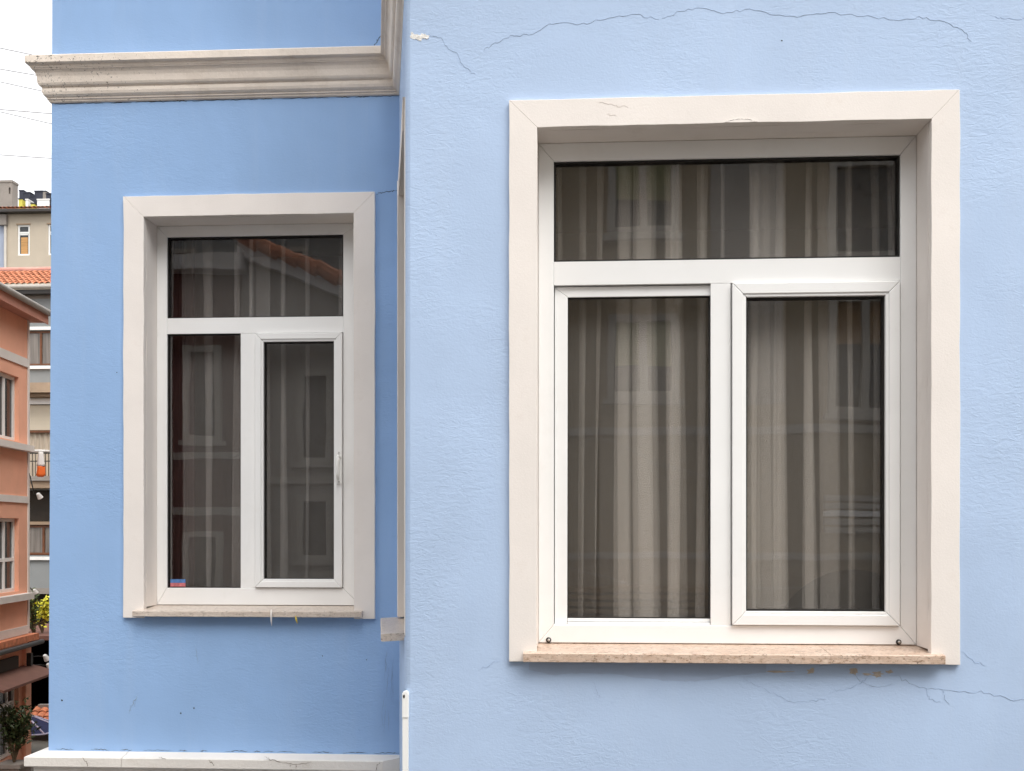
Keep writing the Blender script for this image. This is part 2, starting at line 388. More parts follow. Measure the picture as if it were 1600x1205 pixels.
def sill_slab(parent, x0, x1, yb, yf, zb, zf, th, m, seed):
    """stone slab falling outwards, its front edge roughly broken"""
    r = random.Random(seed); bm = bmesh.new(); n = max(8, int((x1 - x0) / .018)); rows = []
    for i in range(n + 1):
        x = x0 + (x1 - x0) * i / n; e = lambda s: r.uniform(-s, s) if 0 < i < n else 0
        rows.append([bm.verts.new(p) for p in ((x, yb, zb), (x, yf + .004, zf), (x, yf + e(.0006), zf - .004 + e(.0006)), (x, yf + e(.0007), zf - th * .5), (x, yf + e(.0006), zf - th + .003 + e(.0008)), (x, yf + .006, zf - th), (x, yb, zb - th))])
    for a, b in zip(rows, rows[1:]):
        for j in range(7): bm.faces.new((a[j], b[j], b[(j + 1) % 7], a[(j + 1) % 7]))
    bm.faces.new(rows[0]); bm.faces.new(rows[-1][::-1]); bmesh.ops.recalc_face_normals(bm, faces=bm.faces)
    return link('stone_sill', bm, m, parent)
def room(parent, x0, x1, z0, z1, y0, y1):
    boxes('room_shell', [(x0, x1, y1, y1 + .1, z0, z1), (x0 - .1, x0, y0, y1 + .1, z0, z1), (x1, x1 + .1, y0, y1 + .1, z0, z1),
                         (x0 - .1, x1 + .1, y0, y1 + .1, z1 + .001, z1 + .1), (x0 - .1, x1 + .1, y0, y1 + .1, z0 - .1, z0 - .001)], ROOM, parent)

# --- bay window
fy = 4.81; x0, x1, z0, z1 = Wop
bm = bmesh.new()
for p in ring_polys(x0 + .001, x1 - .001, z0 + .002, z1 - .001, .067, .068, .080, .080, .0005).values(): prism_bm(bm, p, fy, fy + .07)
bw = link('window', bm, PVC, house, bev=.003, seg=2); bw['label'] = 'large white three-light window of the bay'
casing(bw, Wop, FY)
box('transom', x0 + .069, x1 - .070, fy + .002, fy + .068, 1.087, 1.190, PVC, bw, .003, 2)
box('mullion', .590, .676, fy + .003, fy + .068, z0 + .083, 1.0865, PVC, bw, .003, 2)
seal(bw, -.098, 1.405, 1.191, 1.634, .011, fy + .012, fy + .05); pane(bw, -.09, 1.397, 1.20, 1.626, fy + .036)
# deep-set left casement: only its left and top bars show
lp = ring_polys(-.0945, .65, z0 + .081, 1.0825, .058, .06, .046, .028)
lp['left'][0] = (-.0945, -.4135); lp['left'][1] = (-.039, -.4135)
for k in ('left', 'top'): prism('sash_bar', lp[k], fy + .022, fy + .066, PVC, bw, bev=.0025, seg=2)
prism('sash_track', [(-.038, -.413), (.589, -.413), (.589, -.402), (-.038, -.402)], fy + .008, fy + .06, PVC, bw, bev=.002)
prism('sash_bar', [(-.038, -.4005), (.589, -.4005), (.589, -.386), (-.038, -.386)], fy + .02, fy + .064, PVC, bw, bev=.002)
seal(bw, -.039, .590, -.386, 1.038, .007, fy + .028, fy + .058); pane(bw, -.034, .585, -.381, 1.033, fy + .044)
sash(bw, .677, 1.402, -.413, 1.0855, .064, fy - .018, fy + .05)
seal(bw, .741, 1.338, -.349, 1.0215, .010, fy + .006, fy + .045); pane(bw, .748, 1.331, -.342, 1.015, fy + .024)
for x in (-.121, 1.397):
    bm = bmesh.new(); mt = Matrix.Translation((x, fy - .002, -.481)) @ Matrix.Rotation(R(90), 4, 'X')
    bmesh.ops.create_cone(bm, cap_ends=True, segments=20, radius1=.0125, radius2=.0105, depth=.008, matrix=mt)
    cap = link('screw_cap', bm, SEAL, bw)
    bm = bmesh.new(); bmesh.ops.create_uvsphere(bm, u_segments=14, v_segments=8, radius=.0065, matrix=Matrix.Translation((x + .001, fy - .006, -.481)) @ Matrix.Scale(.5, 4, (0, 1, 0)))
    link('screw_head', bm, METAL, bw, smooth=True)
sill_slab(bw, -.222, 1.054, fy + .02, FY - .062, -.4955, -.513, .040, STONE, 3)
sill_slab(bw, 1.0555, 1.520, fy + .02, FY - .060, -.4955, -.512, .039, STONE, 4)
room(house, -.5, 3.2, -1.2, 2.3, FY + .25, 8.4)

# --- recessed window
fy2 = 6.2; x0, x1, z0, z1 = Lop
bm = bmesh.new()
for p in ring_polys(x0 + .001, x1 - .001, z0 + .002, z1 - .001, .060, .100, .064, .098, .0005).values(): prism_bm(bm, p, fy2, fy2 + .07)
lw = link('window', bm, PVC, house, bev=.003, seg=2); lw['label'] = 'narrower white window with handle in the recessed wall'
casing(lw, Lop, RY)
box('transom', x0 + .062, x1 - .102, fy2 + .002, fy2 + .068, 1.147, 1.238, PVC, lw, .003, 2)
box('mullion', -1.940, -1.855, fy2 + .003, fy2 + .068, z0 + .101, 1.1465, PVC, lw, .003, 2)
seal(lw, -2.374, -1.341, 1.239, 1.710, .008, fy2 + .012, fy2 + .05); pane(lw, -2.368, -1.347, 1.245, 1.704, fy2 + .036)
seal(lw, -2.374, -1.941, z0 + .101, 1.146, .006, fy2 + .012, fy2 + .05); pane(lw, -2.369, -1.946, z0 + .106, 1.141, fy2 + .03)
sash(lw, -1.854, -1.339, -.328, 1.1455, .052, fy2 - .018, fy2 + .05)
seal(lw, -1.802, -1.391, -.276, 1.0935, .007, fy2 + .006, fy2 + .045); pane(lw, -1.797, -1.396, -.271, 1.0885, fy2 + .024)
# handle
hx = -1.358; yb = fy2 - .018
hb = box('handle', hx - .014, hx + .014, yb - .010, yb - .0005, .272, .462, PVC2, lw, .004, 2)
bm = bmesh.new(); tube_bm(bm, [(hx, yb - .008, .425), (hx, yb - .034, .425), (hx, yb - .042, .415), (hx, yb - .043, .39), (hx, yb - .040, .33), (hx, yb - .037, .292)], [.010, .010, .0105, .011, .010, .008], 10)
bmesh.ops.recalc_face_normals(bm, faces=bm.faces); link('handle_lever', bm, PVC2, lw, smooth=True)
for zz in (.450, .284):
    bm = bmesh.new(); bmesh.ops.create_uvsphere(bm, u_segments=10, v_segments=6, radius=.005, matrix=Matrix.Translation((hx, yb - .011, zz))); link('screw_head', bm, METAL, lw, smooth=True)
box('sticker', -2.366, -2.276, fy2 + .0275, fy2 + .0295, -.302, -.281, STICK_B, lw)
box('sticker', -2.366, -2.276, fy2 + .0275, fy2 + .0295, -.324, -.3025, STICK_R, lw)
sill_slab(lw, -2.484, -1.690, fy2 + .02, RY - .065, -.430, -.446, .034, STONE2, 5)
sill_slab(lw, -1.6885, -1.186, fy2 + .02, RY - .064, -.430, -.446, .034, STONE2, 6)
tube('putty_drip', [(-1.690, RY - .062, -.436), (-1.690, RY - .072, -.446), (-1.691, RY - .074, -.47), (-1.690, RY - .073, -.50), (-1.688, RY - .074, -.525)], [.004, .006, .005, .004, .0015], CREAM, lw)
tube('dry_leaf_stem', [(-1.555, RY - .066, -.470), (-1.55, RY - .076, -.488), (-1.543, RY - .074, -.512)], [.002, .006, .003], M('dry_yellow_leaf', (.55, .42, .08), .7), lw)
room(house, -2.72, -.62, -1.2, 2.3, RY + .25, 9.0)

# --- bay side window (seen edge-on)
XF.append(XS)
x0, x1, z0, z1 = Sop
bm = bmesh.new()
for p in ring_polys(x0 + .001, x1 - .001, z0 + .002, z1 - .001, .06, .06, .06, .06, .0005).values(): prism_bm(bm, p, .15, .19)
sw = link('window', bm, PVC, house, bev=.003); sw['label'] = 'narrow window in the angled side of the bay'
casing(sw, Sop, 0, .11, 0, (.016, .003, .012))
pane(sw, x0 + .06, x1 - .06, z0 + .06, z1 - .06, .165)
sill_slab(sw, .20, 1.13, .15, -.105, -.457, -.468, .034, STONE2, 8)
XF.pop()
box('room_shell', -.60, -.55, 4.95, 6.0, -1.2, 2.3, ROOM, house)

# --- conduit on the bay corner
bm = bmesh.new(); box_bm(bm, -.742, -.717, FY - .016, FY + .010, GZ, -.735); link('conduit', bm, PVC2, house, bev=.004, seg=2)
prism('conduit_cap', [(-.7435, -.800), (-.7155, -.800), (-.7155, -.700), (-.720, -.688), (-.728, -.684), (-.738, -.687), (-.7435, -.698)], FY - .019, FY + .012, PVC2, house, .003, 2)
blob('conduit_hole', -.735, -.707, .004, .008, FY - .019, .0006, SEAL, house, 9, .2, 5)

# --- wear on the bay wall
Y = FY
crack([(-.632, 2.128), (-.585, 2.118), (-.545, 2.07), (-.505, 2.04), (-.475, 1.985), (-.430, 1.955)], Y, .003, CRACK, house)
crack([(-.395, 2.055), (-.345, 2.085), (-.28, 2.115), (-.20, 2.118), (-.10, 2.165), (.03, 2.158), (.14, 2.185), (.26, 2.19), (.35, 2.17)], Y, .0028, CRACK, house)
crack([(.36, 2.175), (.44, 2.20), (.545, 2.213), (.62, 2.19), (.73, 2.20), (.86, 2.17), (.96, 2.165), (1.06, 2.175), (1.2, 2.16), (1.33, 2.14), (1.43, 2.148), (1.53, 2.13), (1.62, 2.08), (1.645, 2.04)], Y, .003, CRACK, house)
crack([(1.74, 2.14), (1.82, 2.125), (1.9, 2.14), (2.0, 2.125)], Y, .002, CRACKW, house)
crack([(1.33, -.60), (1.40, -.645), (1.48, -.665), (1.58, -.66), (1.70, -.675), (1.82, -.70), (2.0, -.72)], Y, .0038, CRACK, house, jit=.009)
crack([(1.46, -.66), (1.475, -.70), (1.52, -.715)], Y, .002, CRACK, house)
crack([(1.53, -.665), (1.535, -.70), (1.555, -.725)], Y, .002, CRACK, house)
crack([(1.15, -.58), (1.19, -.63), (1.27, -.655), (1.33, -.64)], Y, .003, CRACK, house)
crack([(.70, -.625), (.78, -.655), (.84, -.69), (.90, -.72), (.99, -.715), (1.05, -.705)], Y, .003, CRACKW, house)
crack([(1.06, -.675), (1.13, -.665), (1.19, -.635), (1.24, -.60)], Y, .0022, CRACKW, house)
crack([(.07, -.63), (.085, -.67), (.105, -.71)], Y, .002, CRACKW, house)
crack([(.31, -.70), (.36, -.66)], Y, .0018, CRACKW, house)
crack([(-.33, -.555), (-.37, -.57), (-.42, -.60)], Y, .003, CRACKW, house)
crack([(1.60, -.50), (1.66, -.545), (1.70, -.56)], Y, .002, CRACKW, house)
for k in range(5): blob('bare_patch', -.696 + k * .0135, 2.125 - .004 * (k % 3), .012, .015 - .002 * k, Y, .0012 + .0002 * k, FLAKEW, house, 16, .45, 30 + k)
for k, (x, z, a, b) in enumerate([(.985, -.588, .016, .011), (1.165, -.588, .017, .013), (1.262, -.598, .020, .012), (1.31, -.588, .013, .006), (.85, -.592, .05, .0035), (1.22, -.60, .02, .004)]):
    blob('bare_patch', x, z, a, b, Y, .0012, FLAKEB, house, 14, .45, 50 + k)
r = random.Random(4); low = []
for i in range(45):
    t = i / 44; x = -.20 + t * 1.0
    e = -.625 - .03 * math.sin(t * 7.5 + 2.6) * (1 - t) + r.uniform(-.003, .003) + (.05 * max(0, t - .75) * 4 * .6 if t > .75 else 0) + (.05 * (1 - t / .12) if t < .12 else 0)
    low.append((x, min(e, -.566)))
prism('older_paint_patch', low + [(.80, -.560), (-.20, -.560)], Y - .0009, Y + .002, OLDBLUE, house)
blob('pin_hole', .865, 2.065, .003, .003, Y, .0008, CRACKD, house, 8, .2, 2)

# --- wear on the recessed wall
Y = RY
crack([(-1.113, 1.885), (-1.08, 1.895), (-1.03, 1.90), (-.99, 1.905)], Y, .007, CRACKD, house, jit=.005)
crack([(-1.135, 2.70), (-1.105, 2.75), (-1.075, 2.79), (-1.05, 2.84)], Y, .010, CRACKD, house, jit=.008)
for pts, wd in (([(-2.52, -1.00), (-2.50, -.965), (-2.478, -.925)], .007), ([(-2.535, -1.03), (-2.515, -.99)], .006), ([(-2.50, -1.0), (-2.488, -.96)], .004), ([(-2.145, -.645), (-2.14, -.70), (-2.13, -.75)], .0025)):
    crack(pts, Y, wd, CRACK, house, jit=.008)
for x, z, s in ((-2.92, -.963, .005), (-2.23, -1.03, .0045), (-2.155, -1.0, .005), (-1.42, -.70, .003), (-1.17, -.72, .003), (-2.60, .90, .003)): blob('pin_hole', x, z, s, s, Y, .0008, CRACKD, house, 8, .3, int(x * -100))
for k in range(8):
    r = random.Random(90 + k); xx = -1.085 + .07 * r.random(); zz = -1.17 + r.random() * .42; l = r.uniform(.08, .24)
    crack([(xx, zz), (xx + r.uniform(-.006, .01), zz + l * .5), (xx + r.uniform(-.004, .014), zz + l)], Y, .0035, CRACKW, house, jit=.004, seed=k, name='paint_wrinkle')
# open joints above the string course and below the cornice
r = random.Random(11); x = LX + .03
while x < FAR[0] - .02:
    l = r.uniform(.04, .20)
    crack([(x, -1.242), (x + l * .5, -1.239), (min(x + l, FAR[0]), -1.242)], Y, r.uniform(.004, .009), CRACKD, house, jit=.003, name='open_joint', seed=int(x * 100)); x += l + r.uniform(.005, .10)
x = LX + .03
while x < FAR[0] - .02:
    l = r.uniform(.05, .22)
    crack([(x, 2.430), (x + l * .5, 2.432), (min(x + l, FAR[0]), 2.430)], Y - .001, r.uniform(.003, .009), CRACKD, house, jit=.0025, name='open_joint', seed=int(x * 77)); x += l + r.uniform(.0, .06)
for pts in ([(-1.72, -1.215), (-1.68, -1.232), (-1.60, -1.250), (-1.52, -1.252), (-1.46, -1.238)], [(-2.04, -1.235), (-2.02, -1.25), (-2.005, -1.268)], [(-2.32, -1.22), (-2.28, -1.236)], [(-1.08, -1.236), (-1.095, -1.262), (-1.10, -1.285)], [(-2.76, -1.232), (-2.73, -1.26), (-2.725, -1.28)], [(-1.545, -1.252), (-1.545, -1.275)], [(-1.575, -1.252), (-1.58, -1.268)]):
    crack([(a_, b_ - .036) for a_, b_ in pts], Y - .095, .006, M('root_brown', (.13, .085, .05), .9) if 'root_brown' not in bpy.data.materials else bpy.data.materials['root_brown'], house, jit=.006)
# lifted chip on the bay casing head, scuffs on the casing
prism('lifted_chip', [(.625, 1.716), (.66, 1.724), (.69, 1.727), (.72, 1.725), (.755, 1.716), (.72, 1.7145), (.66, 1.7145)], FY - .030, FY - .0215, CREAM, bw)
crack([(.62, 1.717), (.66, 1.728), (.69, 1.7305), (.72, 1.729), (.76, 1.717)], FY - .022, .004, CRACKD, bw, jit=.001)
for pts in ([(.10, 1.815), (.16, 1.80), (.22, 1.79)], [(.13, 1.765), (.17, 1.755)]):
    crack(pts, FY - .022, .0022, M('scuff_grey', (.55, .49, .44), .9) if 'scuff_grey' not in bpy.data.materials else bpy.data.materials['scuff_grey'], bw, jit=.006)

# ------------------------------------------------------------------ curtains
def curtain(name, label, x0, x1, y, z0, z1, m, seed, amin=.05, amax=.13, lean=.02, top=None):
    r = random.Random(seed); P = []; x = x0
    while x < x1:
        a = r.uniform(amin, amax); P.append((x, 0)); P.append((x + a, -.004 - r.random() * .01))
        bk = r.choice((.018, .03, .045, .06, .085)) * r.uniform(.8, 1.2); bk = min(bk, a * .8)
        P.append((x + a - bk, .018 + r.random() * .012)); x += a - bk + .002
        for q in range(r.choice((0, 0, 1, 1, 2, 3))):      # more tucks gathered into the same band
            c = bk * r.uniform(.8, 1.15); P.append((x + c, .030 + .012 * q)); P.append((x + r.uniform(-.004, .006), .036 + .012 * q)); x += .003
    n = len(P); ot = [0]; ob = [0]
    for i in range(1, n): ot.append(r.uniform(-.014, .014)); ob.append(r.uniform(-lean, lean))
    Q = []                                # round the folds
    for i in range(n):
        Q.append((*P[i], ot[i], ob[i]))
        if i < n - 1:
            for t in (.15, .5, .85):
                s = t * t * (3 - 2 * t)
                Q.append((P[i][0] + (P[i + 1][0] - P[i][0]) * t, P[i][1] + (P[i + 1][1] - P[i][1]) * s, ot[i] + (ot[i + 1] - ot[i]) * t, ob[i] + (ob[i + 1] - ob[i]) * t))
    bm = bmesh.new(); rows = []; nz = 10
    for j in range(nz + 1):
        t = j / nz; z = z1 + (z0 - z1) * t
        rows.append([bm.verts.new((q[0] + q[2] * (1 - t) + q[3] * t + .004 * math.sin(5 * t + q[0] * 9), y + q[1] * (.6 + .6 * t), z)) for q in Q])
    for a, b in zip(rows, rows[1:]):
        for i in range(len(Q) - 1): bm.faces.new((a[i], a[i + 1], b[i + 1], b[i]))
    o = link(name, bm, m, None, smooth=True)
    return tag(o, label, 'curtain')
curtain('sheer_curtain', 'warm taupe sheer curtain in many folds behind the large bay window', -.34, 1.62, 4.945, -.60, 1.80, SHEER_W, 21, .07, .20, .03)
curtain('sheer_curtain', 'grey sheer curtain behind the left half of the narrower window', -2.33, -1.84, 6.325, -.55, 1.85, SHEER_G, 5, .12, .24)
curtain('sheer_curtain', 'grey sheer curtain behind the opening sash of the narrower window', -1.90, -1.22, 6.36, -.55, 1.85, SHEER_G, 12, .12, .26, .05)
curtain('drape', 'dark red drape at the left edge of the narrower window', -2.46, -2.30, 6.345, -.55, 1.85, DRAPE, 3, .03, .05)

# ------------------------------------------------------------------ generic far-house pieces
def win(parent, x0, x1, z0, z1, y, fw, mf, mg, vs=(), hs=(), sill=None, dep=.06, curt=None):
    """a framed window standing in a wall whose face is at y; panes are sub-parts"""
    bm = bmesh.new()
    for b in [(x0, x0 + fw, z0, z1), (x1 - fw, x1, z0, z1), (x0 + fw, x1 - fw, z1 - fw, z1), (x0 + fw, x1 - fw, z0, z0 + fw)] + [(v - fw / 2, v + fw / 2, z0 + fw, z1 - fw) for v in vs]:
        box_bm(bm, b[0], b[1], y - dep, y + .05, b[2], b[3])
    ed = [x0 + fw] + [q for v in vs for q in (v - fw / 2, v + fw / 2)] + [x1 - fw]
    for h in hs:
        for a, b in zip(ed[::2], ed[1::2]): box_bm(bm, a + .001, b - .001, y - dep + .004, y + .05, h - fw / 2, h + fw / 2)
    o = link('window', bm, mf, parent)
    for a, b in zip(ed[::2], ed[1::2]): box('glass_pane', a, b, y - .012, y - .004, z0 + fw, z1 - fw, mg, o)
    if sill: box('sill', x0 - .06, x1 + .06, y - .12, y + .04, z0 - .07, z0 - .002, sill, o)
    return o
def tiles(name, m, parent, x0, x1, org, run, rise, pitch=.21, row=.33, kind='stuff'):
    """barrel tiles: courses from the eave upwards, in the plane y/z of the current frame"""
    bm = bmesh.new(); L = math.hypot(run, rise); n = int(L / row); dy, dz = run / L, rise / L; r = random.Random(3)
    x = x0
    while x < x1:
        for k in range(n):
            s0 = k * row - .02; s1 = (k + 1) * row + .03; jit = r.uniform(-.012, .012); lift = r.uniform(0, .012)
            prev = None
            for c in range(6):
                a = math.pi * c / 5; px = x + pitch * .5 - math.cos(a) * pitch * .5 + jit; h = math.sin(a) * .065
                p0 = bm.verts.new((px, org[0] + dy * s0 - dz * (h + .03 + lift), org[1] + dz * s0 + dy * (h + .03 + lift)))
                p1 = bm.verts.new((px + .012 - .024 * (c / 5), org[0] + dy * s1 - dz * h, org[1] + dz * s1 + dy * h))
                if prev: bm.faces.new((prev[0], p0, p1, prev[1]))
                prev = (p0, p1)
        x += pitch
    o = link(name, bm, m, parent); o['kind'] = kind; return o
PINK = M('salmon_render', (.84, .43, .29), .85, .06, 1.5, .15, 40)
PINKD = M('salmon_fascia', (.56, .27, .20), .8, .06, 2)
GREYW = M('pale_grey_band', (.72, .68, .64), .8, .06, 2)
WFRM = M('far_white_frame', (.86, .84, .81), .5, .04, 2)
GUT = M('grey_gutter', (.42, .39, .35), .5, .08, 3)
DKGUT = M('dark_gutter', (.045, .04, .038), .5, .1)
TILE = M('clay_tile', (.56, .20, .10), .8, .30, 9, 0, dirt=.5, dcol=(.16, .08, .05), ds=14)
DGLASS = M('dark_glass', (.02, .022, .024), .08, .3, 3, spec=.6)
CGLASS = M('curtained_glass', (.17, .145, .125), .2, .45, 11, 0, stretch=(1, 1, .04), spec=.6)
BROWNW = M('brown_stained_wood', (.15, .055, .022), .5, .2, 8)
BEIGE = M('beige_render', (.50, .43, .34), .85, .06, 1)
GREYR = M('grey_render', (.25, .26, .26), .85, .06, 1)
BLIND = M('cream_blind', (.62, .54, .42), .8, .05, 1, stretch=(.1, .1, 4))
CONC = M('weathered_concrete', (.27, .24, .215), .9, .12, 1.5, .3, 12, dirt=.4, dcol=(.12, .1, .085), ds=3)
BRCONC = M('brown_concrete', (.36, .26, .18), .9, .15, 2, .3, 20)
DARK = M('dark_brown_paint', (.035, .026, .018), .7, .2, 2)
SHADEB = M('passage_shade_board', (.012, .009, .007), .9, .2, spec=.1)  # near-black, the passage's deep shade put into the colour
IRON = M('black_iron', (.02, .018, .016), .5, .2)
WHITE = M('white_enamel', (.82, .82, .80), .35, .03)
ORANGE = M('orange_cloth', (.80, .16, .03), .8, .1)
CLOTHW = M('white_cloth', (.82, .80, .78), .8, .05)
CURT = M('cream_curtain', (.50, .42, .33), .9, .30, 9, 0, stretch=(1, 1, .04))
SALW = M('brown_awning_cloth', (.16, .075, .055), .8, .1)

# ------------------------------------------------------------------ salmon house across the side street
pink = thing('salmon_house', (-12.3, 21, GZ), 'salmon orange house with pale bands and corner strip, left of the blue house', 'house')
XF.append(frame_matrix((-12.3, 23.8, 0), (-.126, .992)))
wall('wall', -10, 0, -2.28, 4.73, 0, .3, [(-2.3, -.56, 1.97, 3.38), (-2.3, -.56, -1.32, .28), (-6.3, -4.2, 1.97, 3.38), (-6.3, -4.2, -1.32, .28)], PINK, pink)
box('end_wall', -.3, -.001, .301, 7, GZ, 4.73, PINK, pink)
box('corner_strip', -.075, .012, -.025, .05, -2.26, 4.73, GREYW, pink)
for z, t in ((3.76, .19), (.70, .15), (-2.2, .18)): box('band', -10, -.0755, -.03, .02, z - t / 2, z + t / 2, GREYW, pink)
for z0, z1 in ((1.97, 3.38), (-1.32, .28)):
    for xa, xb, mu in ((-2.3, -.56, -1.13), (-6.3, -4.2, -5.2)):
        o = win(pink, xa + .002, xb - .002, z0 + .002, z1 - .002, .14, .075, WFRM, DGLASS, vs=(mu,), hs=((z0 + z1) / 2 - .1,) if z0 < 0 else (), dep=.05)
        bm = bmesh.new(); n = 60
        for a, b in ((xa + .09, xb - .09),):
            vv = [(bm.verts.new((a + (b - a) * i / n, .24 + .035 * math.sin(i * 1.7), z0)), bm.verts.new((a + (b - a) * i / n, .24 + .03 * math.sin(i * 1.7), z1))) for i in range(n + 1)]
            for p, q in zip(vv, vv[1:]): bm.faces.new((p[0], q[0], q[1], p[1]))
        link('inner_curtain', bm, CURT, o)
    box('window_ledge', -10, -.0755, -.16, .02, z0 - .20, z0 - .06, GREYW, pink, .02)
    box('window_backing', -9.5, -.31, .5, .6, z0 - .3, z1 + .3, DARK, pink)
# eave: fascia, soffit, gutter
box('soffit', -10, .25, -.33, .6, 4.735, 4.76, PINKD, pink)
box('fascia', -10, .25, -.352, -.331, 4.70, 4.90, PINKD, pink)
tube('gutter', [(-10, -.40, 4.945), (.26, -.40, 4.945)], .065, GUT, pink, 12)
tiles('roof_tiles', TILE, pink, -10, .25, (-.05, 4.88), 3.0, .3)
box('roof_slab', -10, .22, -.2, 7, 4.765, 4.93, PINKD, pink)
# shop floor
box('tile_strip', -10, .10, -.20, .3, -2.44, -2.30, TILE, pink)
tube('shop_gutter', [(-10, -.24, -2.50), (.18, -.24, -2.50)], .055, DKGUT, pink, 10)
wall('shop_wall', -10, 0, GZ, -2.285, .02, .3, [(-2.6, -.52, GZ + .6, -3.05)], PINK, pink)
box('shop_pier', -.32, .004, -.06, .018, GZ, -2.56, PINK, pink)
o = win(pink, -2.598, -.522, GZ + .62, -3.06, .16, .08, WFRM, DGLASS, vs=(-1.35, -.92), hs=(-3.75,), dep=.05)
box('shop_backing', -3, -.35, .6, .7, GZ, -2.6, DARK, pink)
prism('shop_sign', [(-2.4, -2.98), (-.7, -2.98), (-.7, -2.72), (-2.4, -2.72)], -.05, .02, DARK, pink)
XF.append(XF[-1] @ Matrix.Translation((0, 0, 0)))
bm = bmesh.new()                      # sloping brown awning board
v = [bm.verts.new(p) for p in ((-3, -.01, -2.98), (.06, -.01, -2.98), (.06, -.62, -3.16), (-3, -.62, -3.16), (-3, -.01, -3.04), (.06, -.01, -3.04), (.06, -.62, -3.21), (-3, -.62, -3.21))]
for f in ((0, 1, 2, 3), (7, 6, 5, 4), (0, 4, 5, 1), (1, 5, 6, 2), (2, 6, 7, 3), (3, 7, 4, 0)): bm.faces.new([v[i] for i in f])
link('awning', bm, SALW, pink); XF.pop()
# lamps on the corner
def spot(parent, p0, p1, s=.075):
    o = tube('lamp_arm', [p0, ((p0[0] + p1[0]) / 2, (p0[1] + p1[1]) / 2 , p1[2] + .04), p1], .014, IRON, parent, 6)
    bm = bmesh.new(); d = Vector((.5, -.3, -.8)).normalized()
    bmesh.ops.create_cone(bm, cap_ends=True, segments=14, radius1=s * .55, radius2=s, depth=s * 2.0, matrix=Matrix.Translation(p1) @ d.to_track_quat('Z', 'Y').to_matrix().to_4x4())
    link('lamp_head', bm, WHITE, o, smooth=False, bev=.012)
spot(pink, (-.02, -.06, -2.83), (.13, -.34, -2.86)); spot(pink, (-.02, -.06, -3.02), (.16, -.40, -3.06))
spot(pink, (.0, -.02, 1.30), (.10, -.20, .80), .07); spot(pink, (.02, 0, -1.25), (.08, -.12, -1.36), .06)
box('wall_lantern', -.28, -.16, -.16, -.061, -3.0, -2.72, IRON, pink, .02)
XF.pop()
# cloth hung out on a bracket at the corner
XF.append(frame_matrix((-12.3, 23.8, 0), (-.126, .992)))
br = tube('cloth_bracket', [(-.05, -.03, 1.79), (.02, -.22, 1.81), (.06, -.44, 1.80)], .03, WHITE, pink)
XF.pop()
def hung_cloth():
    t = thing('hung_cloth', (-12.02, 23.82, 1.24), 'white and orange cloth bundle hanging from a bracket on the salmon corner', 'cloth')
    for nm, za, zb, m, wa, wb in (('white_top', 1.78, 1.46, CLOTHW, .05, .085), ('orange_bottom', 1.459, 1.22, ORANGE, .085, .10)):
        bm = bmesh.new(); rows = []
        for j in range(7):
            tt = j / 6; z = za + (zb - za) * tt; w_ = wa + (wb - wa) * tt
            if nm == 'orange_bottom' and j == 6: w_ *= .6
            rows.append([bm.verts.new((-12.02 + w_ * math.cos(a) * (1 + .22 * math.sin(3 * a + j * .4)), 23.80 + w_ * .7 * math.sin(a) * (1 + .2 * math.cos(4 * a)), z)) for a in [2 * math.pi * k / 16 for k in range(16)]])
        for p, q in zip(rows, rows[1:]):
            for k in range(16): bm.faces.new((p[k], p[(k + 1) % 16], q[(k + 1) % 16], q[k]))
        bm.faces.new(rows[0][::-1]); bm.faces.new(rows[-1]); bmesh.ops.recalc_face_normals(bm, faces=bm.faces)
        link(nm, bm, m, t, smooth=True)
hung_cloth()

# ------------------------------------------------------------------ plants and street things beside the salmon house
def leaf(bm, p, d, l, w_, up):
    s = d.cross(up).normalized() * w_; q = p + d * l * .5 + up * l * .06
    v = [bm.verts.new(x) for x in (p, q + s, p + d * l, q - s)]; bm.faces.new(v)
def plant(name, label, base_, h, rad, m, ms, n, ll, lw_, seed, stems=5, cat='plant', zc=.62):
    r = random.Random(seed); t = thing(name, base_, label, cat); B = Vector(base_)
    bm = bmesh.new(); tips = []
    for k in range(stems):
        a = r.uniform(0, 6.28); e = B + Vector((math.cos(a) * rad * r.uniform(.2, .8), math.sin(a) * rad * r.uniform(.2, .8), h * r.uniform(.6, .95)))
        mid = B.lerp(e, .5) + Vector((r.uniform(-.05, .05), r.uniform(-.05, .05), 0)); tube_bm(bm, [B, mid, e], [.022, .015, .006], 6); tips.append((mid, e))
    link('stem', bm, ms, t)
    bm = bmesh.new()
    for i in range(n):
        a, e = r.choice(tips); p = a.lerp(e, r.random()) + Vector((r.gauss(0, rad * .28), r.gauss(0, rad * .28), r.gauss(0, h * .10)))
        d = Vector((r.gauss(0, 1), r.gauss(0, 1), r.gauss(.5, .7))).normalized(); u = Vector((r.gauss(0, .5), r.gauss(0, .5), 1)).normalized()
        leaf(bm, p, d, ll * r.uniform(.6, 1.2), lw_ * r.uniform(.7, 1.2), u)
    link('foliage', bm, m, t); return t
LEAFD = M('dark_green_leaf', (.045, .065, .022), .5, .6, 6)
LEAFY = M('yellow_green_leaf', (.62, .60, .06), .5, .4, 5)
LEAFM = M('mid_green_leaf', (.06, .10, .025), .5, .5, 6)
STEM = M('brown_stem', (.10, .07, .04), .9, .2)
def at(px, py, t):                      # a point on the street seen at this bearing, t metres ahead
    th = math.atan(100 / 1700); u = (px - 800) / 1700
    return (round((u * math.cos(th) - math.sin(th)) * t, 3), round((u * math.sin(th) + math.cos(th)) * t, 3), round((830 - py) / 1700 * t, 3))
p = at(22, 1195, 22.3)
plant('oleander', 'dark bushy potted oleander in front of the salmon shopfront', (p[0], p[1], p[2] + .05), 1.15, .36, LEAFD, STEM, 800, .17, .026, 5, 9)
